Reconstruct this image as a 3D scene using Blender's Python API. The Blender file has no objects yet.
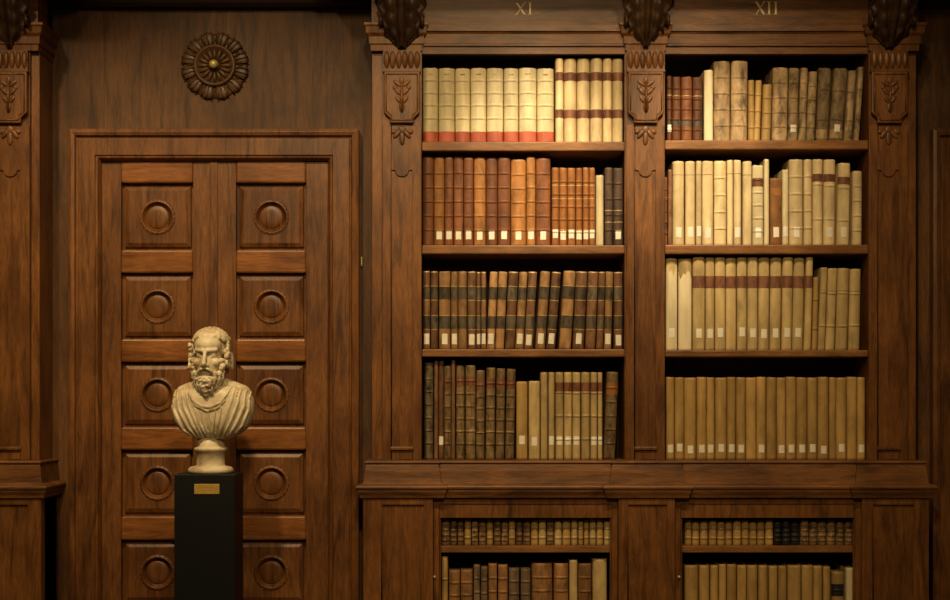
import bpy, bmesh, math, random
from mathutils import Vector, Matrix
random.seed(11)
scn = bpy.context.scene
COL = scn.collection
PI = math.pi
# camera is at (0,-7,1.5) looking along +Y ; 200 px = 1 m on the bookcase front plane (y = 0)
FPX, CD, EYE, VX, VY = 1400.0, 7.0, 1.5, 475.0, 400.0
def X(px, y=0.0): return (px - VX) / FPX * (CD + y)
def Z(py, y=0.0): return EYE + (VY - py) / FPX * (CD + y)

# ------------------------------------------------------------------ materials
def nt(name):
    m = bpy.data.materials.new(name); m.use_nodes = True
    n = m.node_tree.nodes; l = m.node_tree.links
    return m, n, l, n['Principled BSDF']
def ramp(n, stops):
    r = n.new('ShaderNodeValToRGB'); e = r.color_ramp.elements
    e[0].position, e[0].color = stops[0][0], (*stops[0][1], 1)
    e[1].position, e[1].color = stops[-1][0], (*stops[-1][1], 1)
    for p, c in stops[1:-1]:
        k = e.new(p); k.color = (*c, 1)
    return r
def mixn(n, l, mode, fac, a, b):
    x = n.new('ShaderNodeMix'); x.data_type = 'RGBA'; x.blend_type = mode
    if isinstance(fac, (int, float)): x.inputs[0].default_value = fac
    else: l.new(fac, x.inputs[0])
    for i, v in ((6, a), (7, b)):
        if isinstance(v, tuple): x.inputs[i].default_value = (*v, 1)
        else: l.new(v, x.inputs[i])
    return x.outputs[2]
def objvec(n, l, scale):
    tc = n.new('ShaderNodeTexCoord'); oi = n.new('ShaderNodeObjectInfo')
    mu = n.new('ShaderNodeMath'); mu.operation = 'MULTIPLY'; mu.inputs[1].default_value = 37.0
    l.new(oi.outputs['Random'], mu.inputs[0])
    ad = n.new('ShaderNodeVectorMath'); ad.operation = 'ADD'
    l.new(tc.outputs['Object'], ad.inputs[0]); l.new(mu.outputs[0], ad.inputs[1])
    mp = n.new('ShaderNodeMapping'); mp.inputs['Scale'].default_value = scale
    l.new(ad.outputs[0], mp.inputs['Vector'])
    return mp.outputs[0], oi, ad.outputs[0]
def noise(n, l, vec, scale, detail=6, rough=.6, dist=0):
    t = n.new('ShaderNodeTexNoise'); t.inputs['Scale'].default_value = scale; t.inputs['Detail'].default_value = detail
    t.inputs['Roughness'].default_value = rough; t.inputs['Distortion'].default_value = dist
    l.new(vec, t.inputs['Vector']); return t.outputs['Fac']
def wood(name, base, axis='Z', rough=.42, contrast=.5, boards=0):
    m, n, l, b = nt(name)
    s = {'Z': (9, 9, 1.0), 'X': (1.0, 9, 9), 'N': (5, 5, 5)}[axis]
    v, oi, raw = objvec(n, l, s)
    g = noise(n, l, v, 2.2, 9, .65, 1.2)
    d = (base[0] * (1 - contrast), base[1] * (1 - contrast * 1.05), base[2] * (1 - contrast * 1.15)); h = tuple(c * (1 + contrast * .7) for c in base)
    r = ramp(n, [(.3, d), (.5, base), (.72, h)]); l.new(g, r.inputs[0])
    v2, _, _ = objvec(n, l, tuple(k * 6 for k in s))
    f = noise(n, l, v2, 3.0, 4, .6)
    r2 = ramp(n, [(.35, (.70, .64, .55)), (.65, (1.14, 1.12, 1.10))]); l.new(f, r2.inputs[0])
    c = mixn(n, l, 'MULTIPLY', .8, r.outputs[0], r2.outputs[0])
    big = noise(n, l, raw, 2.6, 4, .55)
    r3 = ramp(n, [(.34, (.54, .47, .38)), (.6, (1.1, 1.08, 1.05))]); l.new(big, r3.inputs[0])
    c = mixn(n, l, 'MULTIPLY', .8, c, r3.outputs[0])
    if boards:
        tc = n.new('ShaderNodeTexCoord'); sx = n.new('ShaderNodeSeparateXYZ'); l.new(tc.outputs['Object'], sx.inputs[0])
        a = n.new('ShaderNodeMath'); a.operation = 'MULTIPLY'; a.inputs[1].default_value = boards; l.new(sx.outputs[0], a.inputs[0])
        fl = n.new('ShaderNodeMath'); fl.operation = 'FLOOR'; l.new(a.outputs[0], fl.inputs[0])
        wn = n.new('ShaderNodeTexWhiteNoise'); wn.noise_dimensions = '1D'; l.new(fl.outputs[0], wn.inputs['W'])
        r4 = ramp(n, [(0, (.82, .8, .78)), (1, (1.12, 1.1, 1.08))]); l.new(wn.outputs['Value'], r4.inputs[0])
        c = mixn(n, l, 'MULTIPLY', 1, c, r4.outputs[0])
        fr = n.new('ShaderNodeMath'); fr.operation = 'FRACT'; l.new(a.outputs[0], fr.inputs[0])
        r5 = ramp(n, [(0, (.4, .4, .4)), (.015, (1, 1, 1))]); l.new(fr.outputs[0], r5.inputs[0])
        c = mixn(n, l, 'MULTIPLY', 1, c, r5.outputs[0])
    l.new(c, b.inputs['Base Color'])
    b.inputs['Roughness'].default_value = rough
    b.inputs['Specular IOR Level'].default_value = .35
    bp = n.new('ShaderNodeBump'); bp.inputs['Strength'].default_value = .12; bp.inputs['Distance'].default_value = .004
    l.new(f, bp.inputs['Height']); l.new(bp.outputs[0], b.inputs['Normal'])
    return m
def leather(name, base, var=.25, mottle=.35, rough=.55, scale=22, bump=.25, hue=0.0):
    """book covers : object-random value shift, blotches, rubbed wear"""
    m, n, l, b = nt(name)
    v, oi, raw = objvec(n, l, (1, 1, .45))
    g = noise(n, l, v, scale, 6, .65, .4)
    d = tuple(c * (1 - mottle) for c in base); h = tuple(c * (1 + mottle * .8) for c in base)
    r = ramp(n, [(.32, d), (.5, base), (.7, h)]); l.new(g, r.inputs[0])
    r2 = ramp(n, [(0, (1 - var, 1 - var * 1.1, 1 - var * 1.25)), (1, (1 + var, 1 + var * .95, 1 + var * .85))]); l.new(oi.outputs['Random'], r2.inputs[0])
    c = mixn(n, l, 'MULTIPLY', 1, r.outputs[0], r2.outputs[0])
    v3, _, _ = objvec(n, l, (1, 1, .12))
    big = noise(n, l, v3, 30, 3, .5)
    r3 = ramp(n, [(.35, (.78, .75, .7)), (.62, (1.05, 1.05, 1.05))]); l.new(big, r3.inputs[0])
    c = mixn(n, l, 'MULTIPLY', .7, c, r3.outputs[0])
    l.new(c, b.inputs['Base Color'])
    b.inputs['Roughness'].default_value = rough; b.inputs['Specular IOR Level'].default_value = .3
    bp = n.new('ShaderNodeBump'); bp.inputs['Strength'].default_value = bump; bp.inputs['Distance'].default_value = .003
    l.new(g, bp.inputs['Height']); l.new(bp.outputs[0], b.inputs['Normal'])
    return m
def plain(name, base, rough=.5, metal=0, spec=.4, var=.15, scale=30):
    m, n, l, b = nt(name)
    v, oi, raw = objvec(n, l, (1, 1, 1))
    g = noise(n, l, raw, scale, 4)
    r = ramp(n, [(.3, tuple(c * (1 - var) for c in base)), (.7, tuple(c * (1 + var) for c in base))]); l.new(g, r.inputs[0])
    l.new(r.outputs[0], b.inputs['Base Color'])
    b.inputs['Roughness'].default_value = rough; b.inputs['Metallic'].default_value = metal
    b.inputs['Specular IOR Level'].default_value = spec
    return m
WZ = wood('walnut vertical', (.165, .066, .0165), 'Z', .40, .6)
WX = wood('walnut horizontal', (.165, .068, .0175), 'X', .45, .65)
WD = wood('door walnut vertical', (.150, .060, .0165), 'Z', .40, .65)
WDX = wood('door walnut rail', (.225, .086, .022), 'X', .36, .55)
WW = wood('wall boards', (.118, .052, .0145), 'Z', .6, .6, boards=2.6)
WC = wood('carved dark walnut', (.055, .027, .012), 'N', .5)
WR = wood('rosette wood', (.10, .046, .016), 'N', .45)
WS = wood('shelf walnut', (.225, .100, .029), 'X', .45, .5)
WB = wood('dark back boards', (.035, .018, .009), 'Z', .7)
WT = wood('top beam painted shade', (.03, .015, .008), 'X', .6)  # shade under the beam is put into this near-black colour
FLOORM = wood('floor boards', (.12, .07, .035), 'X', .35)
GILT = plain('gilded numeral', (.66, .52, .27), .5, .1)
BRASS = plain('brass', (.62, .47, .17), .35, .35)
PLAQ = plain('plaque brass', (.62, .40, .09), .38, .45)
PLAQD = plain('plaque engraving', (.40, .235, .05), .6)
BLACK = plain('black lacquer', (.006, .0065, .0065), .5, 0, .25)
PAPER = plain('shelf label paper', (.74, .68, .55), .8, 0, .2, .10)
PAGE = plain('page edges', (.45, .35, .2), .9, 0, .1, .3)
VEL = leather('cream vellum', (.58, .49, .29), .12, .20, .5, 14, .12)
VEL2 = leather('ivory vellum', (.60, .47, .26), .2, .26, .5, 16, .15)
VELG = leather('yellowed vellum', (.45, .325, .145), .18, .3, .5, 14, .12)
VELT = leather('tan vellum', (.40, .25, .084), .16, .3, .5, 14, .12)
TORN = leather('torn paper wrapper', (.68, .57, .36), .05, .1, .7, 14, .12)
TAN = leather('tan calf', (.30, .165, .068), .3, .5, .5, 26)
OLD = leather('worn fawn calf', (.36, .245, .13), .25, .7, .6, 24)
GREY = leather('rubbed grey brown calf', (.27, .19, .105), .35, .85, .6, 26)
CALF = leather('red brown calf', (.155, .056, .021), .35, .45)
ORA = leather('orange calf', (.28, .108, .028), .15, .35)
ORB = leather('light orange calf', (.29, .125, .034), .25, .45)
BRN = leather('brown calf', (.17, .085, .042), .4, .6, .5, 28)
DRK = leather('dark calf', (.075, .045, .028), .3, .5)
MOT = leather('mottled calf', (.15, .095, .042), .25, .75, .55, 45)
MOTG = leather('dark mottled calf', (.10, .075, .038), .2, .9, .55, 50)
BLK = leather('black leather', (.02, .017, .015), .2, .5)
RED = leather('red foot leather', (.42, .10, .055), .1, .25)
TB = leather('brown title leather', (.17, .068, .035), .12, .45, .5, 40)
TDK = leather('dark title leather', (.085, .066, .043), .4, .7, .5, 40)
SMB = leather('small spotted calf', (.20, .12, .055), .35, .75, .55, 50)
FOL = leather('brown folio calf', (.24, .12, .045), .35, .5, .55, 26)
FOG = leather('grey brown folio calf', (.15, .10, .06), .35, .6, .55, 30)
GOLD = plain('worn gold tooling', (.50, .33, .12), .5, .2, .4, .4, 90)

def marble():
    m, n, l, b = nt('aged marble')
    v, oi, raw = objvec(n, l, (1, 1, 1))
    g = noise(n, l, raw, 9, 8, .65, .6)
    r = ramp(n, [(.3, (.30, .20, .095)), (.48, (.55, .44, .27)), (.7, (.74, .64, .45))]); l.new(g, r.inputs[0])
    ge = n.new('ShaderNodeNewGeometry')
    rp = ramp(n, [(.40, (.42, .34, .24)), (.52, (1, 1, 1))]); l.new(ge.outputs['Pointiness'], rp.inputs[0])   # chiselled hollows coloured darker for contrast
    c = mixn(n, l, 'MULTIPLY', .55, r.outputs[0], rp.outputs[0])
    l.new(c, b.inputs['Base Color']); b.inputs['Roughness'].default_value = .5
    f = noise(n, l, raw, 140, 5)
    bp = n.new('ShaderNodeBump'); bp.inputs['Strength'].default_value = .3; bp.inputs['Distance'].default_value = .003
    l.new(f, bp.inputs['Height']); l.new(bp.outputs[0], b.inputs['Normal'])
    return m
MARB = marble()

# ------------------------------------------------------------------ mesh builder
ORG = {}
def tag(o, label=None, cat=None, group=None, kind=None):
    if label: o['label'] = label
    if cat: o['category'] = cat
    if group: o['group'] = group
    if kind: o['kind'] = kind
    return o
def empty(name, loc, **k):
    o = bpy.data.objects.new(name, None); COL.objects.link(o); o.location = loc; o.empty_display_size = .1
    ORG[o.name] = Vector(loc); tag(o, **k); return o
class MB:
    def __init__(s): s.v = []; s.f = []
    def add(s, vs, fs):
        k = len(s.v); s.v += [tuple(p) for p in vs]; s.f += [tuple(i + k for i in f) for f in fs]; return s
    def box(s, x0, x1, y0, y1, z0, z1):
        if x0 > x1: x0, x1 = x1, x0
        if z0 > z1: z0, z1 = z1, z0
        return s.add([(x0, y0, z0), (x1, y0, z0), (x1, y1, z0), (x0, y1, z0), (x0, y0, z1), (x1, y0, z1), (x1, y1, z1), (x0, y1, z1)],
                     [(0, 3, 2, 1), (4, 5, 6, 7), (0, 1, 5, 4), (1, 2, 6, 5), (2, 3, 7, 6), (3, 0, 4, 7)])
    def prism(s, pts, y0, y1):                      # polygon in XZ pushed through Y
        n = len(pts)
        return s.add([(x, y0, z) for x, z in pts] + [(x, y1, z) for x, z in pts],
                     [tuple(range(n)), tuple(range(2 * n - 1, n - 1, -1))] + [(i, (i + 1) % n, n + (i + 1) % n, n + i) for i in range(n)])
    def prism_x(s, pts, x0, x1):                    # polygon in YZ pushed through X
        n = len(pts)
        return s.add([(x0, y, z) for y, z in pts] + [(x1, y, z) for y, z in pts],
                     [tuple(range(n)), tuple(range(2 * n - 1, n - 1, -1))] + [(i, (i + 1) % n, n + (i + 1) % n, n + i) for i in range(n)])
    def sweep(s, path, prof, plane='xy'):           # profile (offset to the right of travel, height) swept along a mitred path
        P = [Vector(p) for p in path]; n = len(P); m = len(prof); vs = []
        for i in range(n):
            d1 = (P[i] - P[i - 1]).normalized() if i else None
            d2 = (P[i + 1] - P[i]).normalized() if i < n - 1 else None
            n1 = Vector((d1.y, -d1.x)) if d1 else Vector((d2.y, -d2.x))
            n2 = Vector((d2.y, -d2.x)) if d2 else n1
            mi = (n1 + n2) / (1 + n1.dot(n2))
            for o, h in prof:
                q = P[i] + mi * o
                vs.append((q.x, q.y, h) if plane == 'xy' else (q.x, h, q.y))
        fs = [tuple(range(m)), tuple(range((n - 1) * m, n * m))]
        for i in range(n - 1):
            for j in range(m):
                a, b = i * m + j, i * m + (j + 1) % m
                fs.append((a, b, b + m, a + m))
        return s.add(vs, fs)
    def lathe(s, prof, c, axis='z', n=32):          # (radius, height)
        vs = []; m = len(prof)
        for i in range(n):
            t = 2 * PI * i / n
            for r, h in prof:
                a, b = r * math.cos(t), r * math.sin(t)
                vs.append((c[0] + a, c[1] + b, c[2] + h) if axis == 'z' else (c[0] + a, c[1] - h, c[2] + b))
        fs = []
        for i in range(n):
            k = (i + 1) % n
            for j in range(m - 1):
                fs.append((i * m + j, k * m + j, k * m + j + 1, i * m + j + 1))
        fs.append(tuple(i * m for i in range(n))); fs.append(tuple(i * m + m - 1 for i in range(n)))
        return s.add(vs, fs)
    def ell(s, c, r, rot=None, u=16, w=10):
        vs = []; fs = []
        R = rot if rot is not None else Matrix.Identity(3)
        for j in range(w + 1):
            p = PI * j / w
            for i in range(u):
                t = 2 * PI * i / u
                q = R @ Vector((r[0] * math.sin(p) * math.cos(t), r[1] * math.sin(p) * math.sin(t), r[2] * math.cos(p)))
                vs.append((c[0] + q.x, c[1] + q.y, c[2] + q.z))
        for j in range(w):
            for i in range(u):
                k = (i + 1) % u
                fs.append((j * u + i, j * u + k, (j + 1) * u + k, (j + 1) * u + i))
        return s.add(vs, fs)
    def tube(s, pts, rad, n=8):
        P = [Vector(p) for p in pts]; vs = []; fs = []
        R = rad if isinstance(rad, (list, tuple)) else [rad] * len(P)
        up = Vector((.13, .37, .92)).normalized()
        for i, p in enumerate(P):
            d = (P[min(i + 1, len(P) - 1)] - P[max(i - 1, 0)]).normalized()
            a = d.cross(up)
            if a.length < 1e-3: a = d.cross(Vector((1, 0, 0)))
            a.normalize(); b = d.cross(a)
            for k in range(n):
                t = 2 * PI * k / n
                vs.append(p + (a * math.cos(t) + b * math.sin(t)) * R[i])
        for i in range(len(P) - 1):
            for k in range(n):
                q = (k + 1) % n
                fs.append((i * n + k, i * n + q, (i + 1) * n + q, (i + 1) * n + k))
        fs.append(tuple(range(n))); fs.append(tuple(range((len(P) - 1) * n, len(P) * n)))
        return s.add(vs, fs)
    def build(s, name, mat, parent=None, bevel=0, smooth=False, local=False, label=None, kind=None, remesh=0, fold=0):
        o0 = Vector((0, 0, 0))
        if parent is not None and not local: o0 = ORG[parent.name]
        me = bpy.data.meshes.new(name)
        me.from_pydata([(v[0] - o0.x, v[1] - o0.y, v[2] - o0.z) for v in s.v], [], s.f)
        bm = bmesh.new(); bm.from_mesh(me)
        bmesh.ops.remove_doubles(bm, verts=bm.verts, dist=1e-6)
        bmesh.ops.recalc_face_normals(bm, faces=bm.faces); bm.to_mesh(me); bm.free()
        me.materials.append(mat)
        if smooth:
            for p in me.polygons: p.use_smooth = True
        o = bpy.data.objects.new(name, me); COL.objects.link(o)
        if parent is not None: o.parent = parent
        ORG[o.name] = o0
        if remesh:
            r = o.modifiers.new('r', 'REMESH'); r.mode = 'VOXEL'; r.voxel_size = remesh; r.use_smooth_shade = True
            q = o.modifiers.new('s', 'SMOOTH'); q.iterations = fold or 3; q.factor = .5
            bpy.context.view_layer.update()
            dg = bpy.context.evaluated_depsgraph_get()
            nm = bpy.data.meshes.new_from_object(o.evaluated_get(dg)); o.modifiers.clear(); o.data = nm; nm.name = name
            if not nm.materials: nm.materials.append(mat)
            for p in nm.polygons: p.use_smooth = True
        if bevel:
            b = o.modifiers.new('edge', 'BEVEL'); b.width = bevel; b.segments = 2; b.limit_method = 'ANGLE'
        if label: o['label'] = label
        if kind: o['kind'] = kind
        return o

# ------------------------------------------------------------------ setting
WY = .25                                            # face of the boarded wall
fl = MB().box(-4.2, 4.6, -8.5, .6, -.1, 0).build('floor', FLOORM); tag(fl, 'wooden floor in front of the bookcases', 'floor', kind='structure')
bL, bR = X(372, .03), X(916, .03)                   # sides of the main bookcase
lbR = X(39.5, .03)                                  # side of the cropped bookcase
dL, dR, dT = X(99, WY), X(328, WY), Z(160, WY)      # door opening
d2 = X(930, WY) - X(72, WY)                         # the second door repeats the first, this far along
w = MB()
ZT = 3.75
w.box(-4.2, lbR, .36, .5, 0, ZT)                    # behind the cropped bookcase
w.box(lbR, dL, WY, .5, 0, ZT); w.box(dL, dR, WY, .5, dT, ZT); w.box(dR, bL, WY, .5, 0, ZT)
w.box(bL, bR, .36, .5, 0, ZT)
w.box(bR, dL + d2, WY, .5, 0, ZT); w.box(dL + d2, dR + d2, WY, .5, dT, ZT); w.box(dR + d2, 4.6, WY, .5, 0, ZT)
w.box(-4.2, 4.6, .36, .5, ZT, 5.0)
wall = w.build('wall_back', WW); tag(wall, 'dark boarded wall above and beside the panelled door', 'wall', kind='structure')
t = MB().sweep([(lbR + .02, WY), (bL - .02, WY)], [(0, Z(5, .17)), (.05, Z(5, .17)), (.07, Z(2, .17)), (.09, Z(-6, .17)), (.09, ZT), (0, ZT)]).build('trim_1', WT, bevel=.002)
tag(t, 'shade-coloured projecting beam along the top of the wall above the door', 'beam', kind='structure')
t = MB().sweep([(bR + .02, WY), (4.6, WY)], [(0, Z(5, .17)), (.05, Z(5, .17)), (.07, Z(2, .17)), (.09, Z(-6, .17)), (.09, ZT), (0, ZT)]).build('trim_2', WT, bevel=.002)
tag(t, 'shade-coloured projecting beam above the second door beyond bookcase XII', 'beam', kind='structure')

ce = MB().box(-4.2, 4.6, -8.5, .5, 5.0, 5.1).build('ceiling', plain('ceiling plaster', (.35, .30, .22), .9)); tag(ce, 'plain plaster ceiling high above the bookcases', 'ceiling', kind='structure')
# doors
def door(dx, name, label, leaves=(0, 1), hook=True):
    r = empty(name, ((dL + dR) / 2 + dx, WY, 0), label=label, cat='door', kind='structure')
    m = MB()
    oL, oR, oT = X(68, .19) + dx, X(358.6, .19) + dx, Z(128.6, .19)
    q = .00565
    prof = [(0, WY), (0, .19), (3 * q, .183), (6 * q, .187), (7 * q, .202), (8 * q, .204), (9 * q, .199), (23.5 * q, .199), (24.5 * q, .206), (26 * q, .207), (28 * q, .226), (28.3 * q, .30), (0, .30)]
    m.sweep([(oL, 0), (oL, oT), (oR, oT), (oR, 0)], [(o, h) for o, h in prof], 'xz')
    m.build('door_frame', WD, r, bevel=.0012)
    LY = .245
    rows = [(183, 250), (273, 339), (362, 427), (450, 516), (540, 605)]
    rails = [(160, 183), (250, 273), (339, 362), (427, 450), (516, 540), (605, 630)]
    for k in leaves:
        a, b, c, d_ = ((99, 121, 193, 213.7), (214.3, 236, 306, 328))[k]
        x0, x1, x2, x3 = [X(p, LY) + dx for p in (a, b, c, d_)]
        lf = MB(); lf.box(x0, x3, LY + .045, LY + .06, .01, dT)
        leaf = lf.build('door_leaf', WD, r)
        for (s0, s1) in ((x0, x1), (x2, x3)):
            MB().box(s0, s1, LY, LY + .045, .01, dT).build('stile', WD, leaf, bevel=.003)
        for (p0, p1) in rails:
            zt, zb = Z(p0, LY), Z(p1, LY)
            MB().box(x1, x2, LY - .004, LY + .045, zb, zt).build('rail', WDX, leaf, bevel=.010)
        zb = .01; MB().box(x1, x2, LY, LY + .045, zb, .22).build('bottom_rail', WDX, leaf, bevel=.004)
        cx = (x1 + x2) / 2
        for (p0, p1) in rows + [(630, 655)]:
            zt, zb = Z(p0, LY), Z(p1, LY)
            p = MB(); e = .013; g = .038
            p.add([(x1, LY + .034, zb), (x2, LY + .034, zb), (x2, LY + .034, zt), (x1, LY + .034, zt),
                   (x1 + e, LY + .034, zb + e), (x2 - e, LY + .034, zb + e), (x2 - e, LY + .034, zt - e), (x1 + e, LY + .034, zt - e),
                   (x1 + e + .004, LY + .022, zb + e + .004), (x2 - e - .004, LY + .022, zb + e + .004), (x2 - e - .004, LY + .022, zt - e - .004), (x1 + e + .004, LY + .022, zt - e - .004),
                   (x1 + g, LY + .012, zb + g), (x2 - g, LY + .012, zb + g), (x2 - g, LY + .012, zt - g), (x1 + g, LY + .012, zt - g)],
                  [(i + j, i + (j + 1) % 4, i + 4 + (j + 1) % 4, i + 4 + j) for i in (0, 4, 8) for j in range(4)])
            ringed = p1 - p0 > 40; ccz = (zb + zt) / 2 - .002
            if ringed:
                base = len(p.v); cs = p.v[12:16]; NC = 48; rim = []
                for i in range(NC):
                    a = 2 * PI * i / NC + PI / 4 + PI; rim.append((cx + .0905 * math.cos(a), LY + .012, ccz + .0905 * math.sin(a)))
                p.v += rim
                for k4 in range(4):
                    seg = [base + (k4 * 12 + j) % NC for j in range(13)]
                    p.f.append(tuple([12 + k4, 12 + (k4 + 1) % 4] + seg[::-1]))
            else: p.f.append((12, 13, 14, 15))
            p.build('panel', WD, leaf)
            if not ringed: continue
            rg = MB(); cz = (zb + zt) / 2 - .002
            rg.lathe([(0, .004), (.030, .0035), (.054, .002), (.060, -.001), (.063, -.011), (.073, -.011), (.076, .002), (.078, .006), (.082, .007), (.086, .004), (.091, .002), (.094, -.002)], (cx, LY + .012, cz), 'y', 40)
            for i in range(22):
                an = 2 * PI * i / 22
                rg.ell((cx + .0855 * math.cos(an), LY + .0095, cz + .0855 * math.sin(an)), (.0072, .0022, .0072), None, 8, 6)
            rg.build('ring_moulding', WD, leaf, smooth=True)
    if len(leaves) > 1:
        MB().box(X(210, LY) + dx, X(218, LY) + dx, LY - .006, LY + .002, .01, dT - .002).build('meeting_bead', WD, r, bevel=.003)
    if hook:
        h = MB(); hx = X(361.5, .235) + dx
        h.tube([(hx, .236, Z(266, .235)), (hx, .232, Z(264, .235)), (hx, .232, Z(258, .235)), (hx, .24, Z(257, .235))], .0028)
        h.box(hx - .0035, hx + .0035, .238, .2495, Z(266, .235), Z(257, .235))
        h.build('hook', BRASS, r, label='small brass hook')
    return r
door(0, 'door_1', 'tall double door with ringed square panels behind the marble bust')
door(d2, 'door_2', 'dark panelled door in shadow beyond bookcase XII, only its frame edge showing', (0,), False)

# rosette over the door
rc = (X(215, .24), WY, Z(66, .24))
ro = empty('rosette', rc, label='round carved wooden rosette with brass knob, above the panelled door', cat='rosette')
m = MB(); m.lathe([(0, .012), (.150, .012), (.166, .008), (.172, -.004)], rc, 'y', 48)
for i in range(12):
    a = 2 * PI * (i + .5) / 12
    rot = Matrix.Rotation(-a, 3, 'Y')
    m.ell((rc[0] + .138 * math.cos(a), WY - .012, rc[2] + .138 * math.sin(a)), (.040, .009, .036), rot, 12, 8)
    for q in (-.32, 0, .32):
        b = a + q * .5
        m.tube([(rc[0] + .108 * math.cos(b), WY - .02, rc[2] + .108 * math.sin(b)), (rc[0] + .16 * math.cos(b), WY - .024, rc[2] + .16 * math.sin(b)), (rc[0] + .176 * math.cos(b), WY - .016, rc[2] + .176 * math.sin(b))], .004, 6)
m.build('outer_petals', WR, ro, smooth=True)
m = MB(); m.lathe([(0, .02), (.085, .02), (.094, .034), (.104, .036), (.110, .024), (.112, .0)], rc, 'y', 48)
for i in range(16):
    a = 2 * PI * i / 16
    rot = Matrix.Rotation(-a, 3, 'Y')
    m.ell((rc[0] + .06 * math.cos(a), WY - .024, rc[2] + .06 * math.sin(a)), (.032, .009, .0105), rot, 10, 8)
m.build('inner_petals', WR, ro, smooth=True)
m = MB(); m.lathe([(0, .036), (.020, .036), (.028, .033), (.032, .025), (.032, .01)], rc, 'y', 24); m.build('boss', WR, ro, smooth=True)
m = MB(); m.lathe([(0, .072), (.008, .071), (.017, .065), (.0235, .054), (.021, .044), (.014, .038), (.012, .032)], rc, 'y', 24); m.build('knob', BRASS, ro, smooth=True, label='round brass knob')

# ------------------------------------------------------------------ bookcases
ZP = Z(460)                                         # top of the plinth moulding = floor of the open bays
def leafy(m, c, s, pts):                            # small carved foliage : flattened lobes at (dx,dz,length,width,angle)
    for dx, dz, L, W, a in pts:
        m.ell((c[0] + dx * s, c[1], c[2] + dz * s), (W * s, .0042, L * s), Matrix.Rotation(a, 3, 'Y'), 10, 8)
def pilaster(root, cx, side, hw=.097):
    """cx = axis ; side = outer strip on that side"""
    P = MB()
    P.box(cx - hw, cx + hw, .008, .16, ZP, Z(45))
    pil = P.build('pilaster', WZ, root)
    f = MB(); iw = .054; zt, zb = Z(166), Z(449)
    f.box(cx - hw, cx - iw, 0, .0085, ZP, Z(125)); f.box(cx + iw, cx + hw, 0, .0085, ZP, Z(125))
    f.box(cx - iw, cx + iw, 0, .0085, ZP, zb)
    top = [(cx - iw, Z(125)), (cx - iw, zt - .02), (cx - iw + .012, zt - .022)]
    for i in range(9):
        a = PI + PI * i / 8
        top.append((cx + .034 * math.cos(a), zt - .024 + .030 * math.sin(a)))
    top += [(cx + iw - .012, zt - .022), (cx + iw, zt - .02), (cx + iw, Z(125))]
    f.prism(top, 0, .0085)
    f.build('fillet_frame', WZ, pil, bevel=.003)
    MB().box(cx - iw - .004, cx + iw + .004, -.012, .004, zb - .006, zb + .012).build('panel_ledge', WZ, pil, bevel=.004)
    # tablet
    tb = MB(); a, b = .090, .060; z1, z2, z3 = Z(72), Z(115), Z(124)
    o = [(cx - a, z1), (cx - a, z2 + .008), (cx - a + .008, z2), (cx - b - .008, z2 - .012), (cx - b, z2 - .02), (cx - b, z3), (cx + b, z3), (cx + b, z2 - .02), (cx + b + .008, z2 - .012), (cx + a - .008, z2), (cx + a, z2 + .008), (cx + a, z1)]
    tb.prism(o, -.022, .004)
    tab = tb.build('carved_tablet', WZ, root, bevel=.006)
    cz = (z1 + z3) / 2
    bd = MB(); k = [(cx + (x - cx) * .86, cz + (z - cz) * .88) for x, z in o]
    for i in range(len(k)):
        p, q = k[i], k[(i + 1) % len(k)]; bd.tube([(p[0], -.023, p[1]), (q[0], -.023, q[1])], .0035, 6)
    bd.build('tablet_bead', WZ, tab, smooth=True)
    cv = MB(); c = (cx, -.024, cz + .008)
    cv.tube([(cx, -.026, cz - .075), (cx, -.028, cz + .075)], .006, 8)
    leafy(cv, c, 1, [(-.022, .06, .026, .010, -.9), (.022, .06, .026, .010, .9), (-.020, .02, .024, .011, -.7), (.020, .02, .024, .011, .7), (-.018, -.02, .022, .010, -.6), (.018, -.02, .022, .010, .6), (0, -.058, .026, .014, 0), (0, .075, .02, .012, 0), (-.034, .04, .012, .012, 0), (.034, .04, .012, .012, 0)])
    cv.build('carved_foliage', WZ, tab, smooth=True)
    # three lobed pendant under the tablet
    pd = MB(); c = (cx, -.004, Z(134))
    leafy(pd, c, 1, [(0, -.022, .034, .014, 0), (-.024, .0, .028, .012, .7), (.024, .0, .028, .012, -.7), (-.040, .012, .016, .012, 1.2), (.040, .012, .016, .012, -1.2), (0, .02, .02, .02, 0)])
    pd.build('carved_pendant', WZ, pil, smooth=True)
    # gadrooned block
    g = MB(); g.box(cx - .092, cx + .092, -.014, .02, Z(71), Z(51))
    for i in range(6):
        xx = cx - .076 + i * .0304
        g.ell((xx, -.012, (Z(70) + Z(52)) / 2 + .003), (.0162, .016, .045), None, 12, 10)
    g.box(cx - .095, cx + .095, -.022, .02, Z(72.5), Z(70))
    g.build('gadrooned_block', WZ, root, smooth=False)
    # capital abacus, returned on the sides
    l, r_ = cx - hw, cx + hw
    if side < 0: l = bL if root is main else l
    e0 = l if side >= 0 else min(l, cx - hw); e1 = r_
    if side > 0: e1 = sideR
    pa = [(e0, .26 if side < 0 else .16), (e0, 0), (e1, 0), (e1, .26 if side > 0 else .16)]
    z0, z1, z2 = Z(51), Z(45), Z(24)
    MB().sweep(pa, [(-.05, z0), (.004, z0), (.006, z1), (.012, z1 + .004), (.014, z1 + .04), (.026, z1 + .055), (.030, z2 - .02), (.036, z2 - .012), (.036, z2), (-.05, z2)]).build('capital', WZ, root, bevel=.0015)
    # upper block behind the corbel
    MB().box(e0, e1, .004, .16, Z(24), ZT - .1).build('entablature_block', WX, root)
    # carved acanthus corbel
    b = MB(); zt, zb = Z(-24), Z(46); H = zt - zb
    def yy(u): return -.030 - .125 * (1 - u) ** 1.1 - .030 * math.sin(u * PI) + .012 * u
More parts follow.
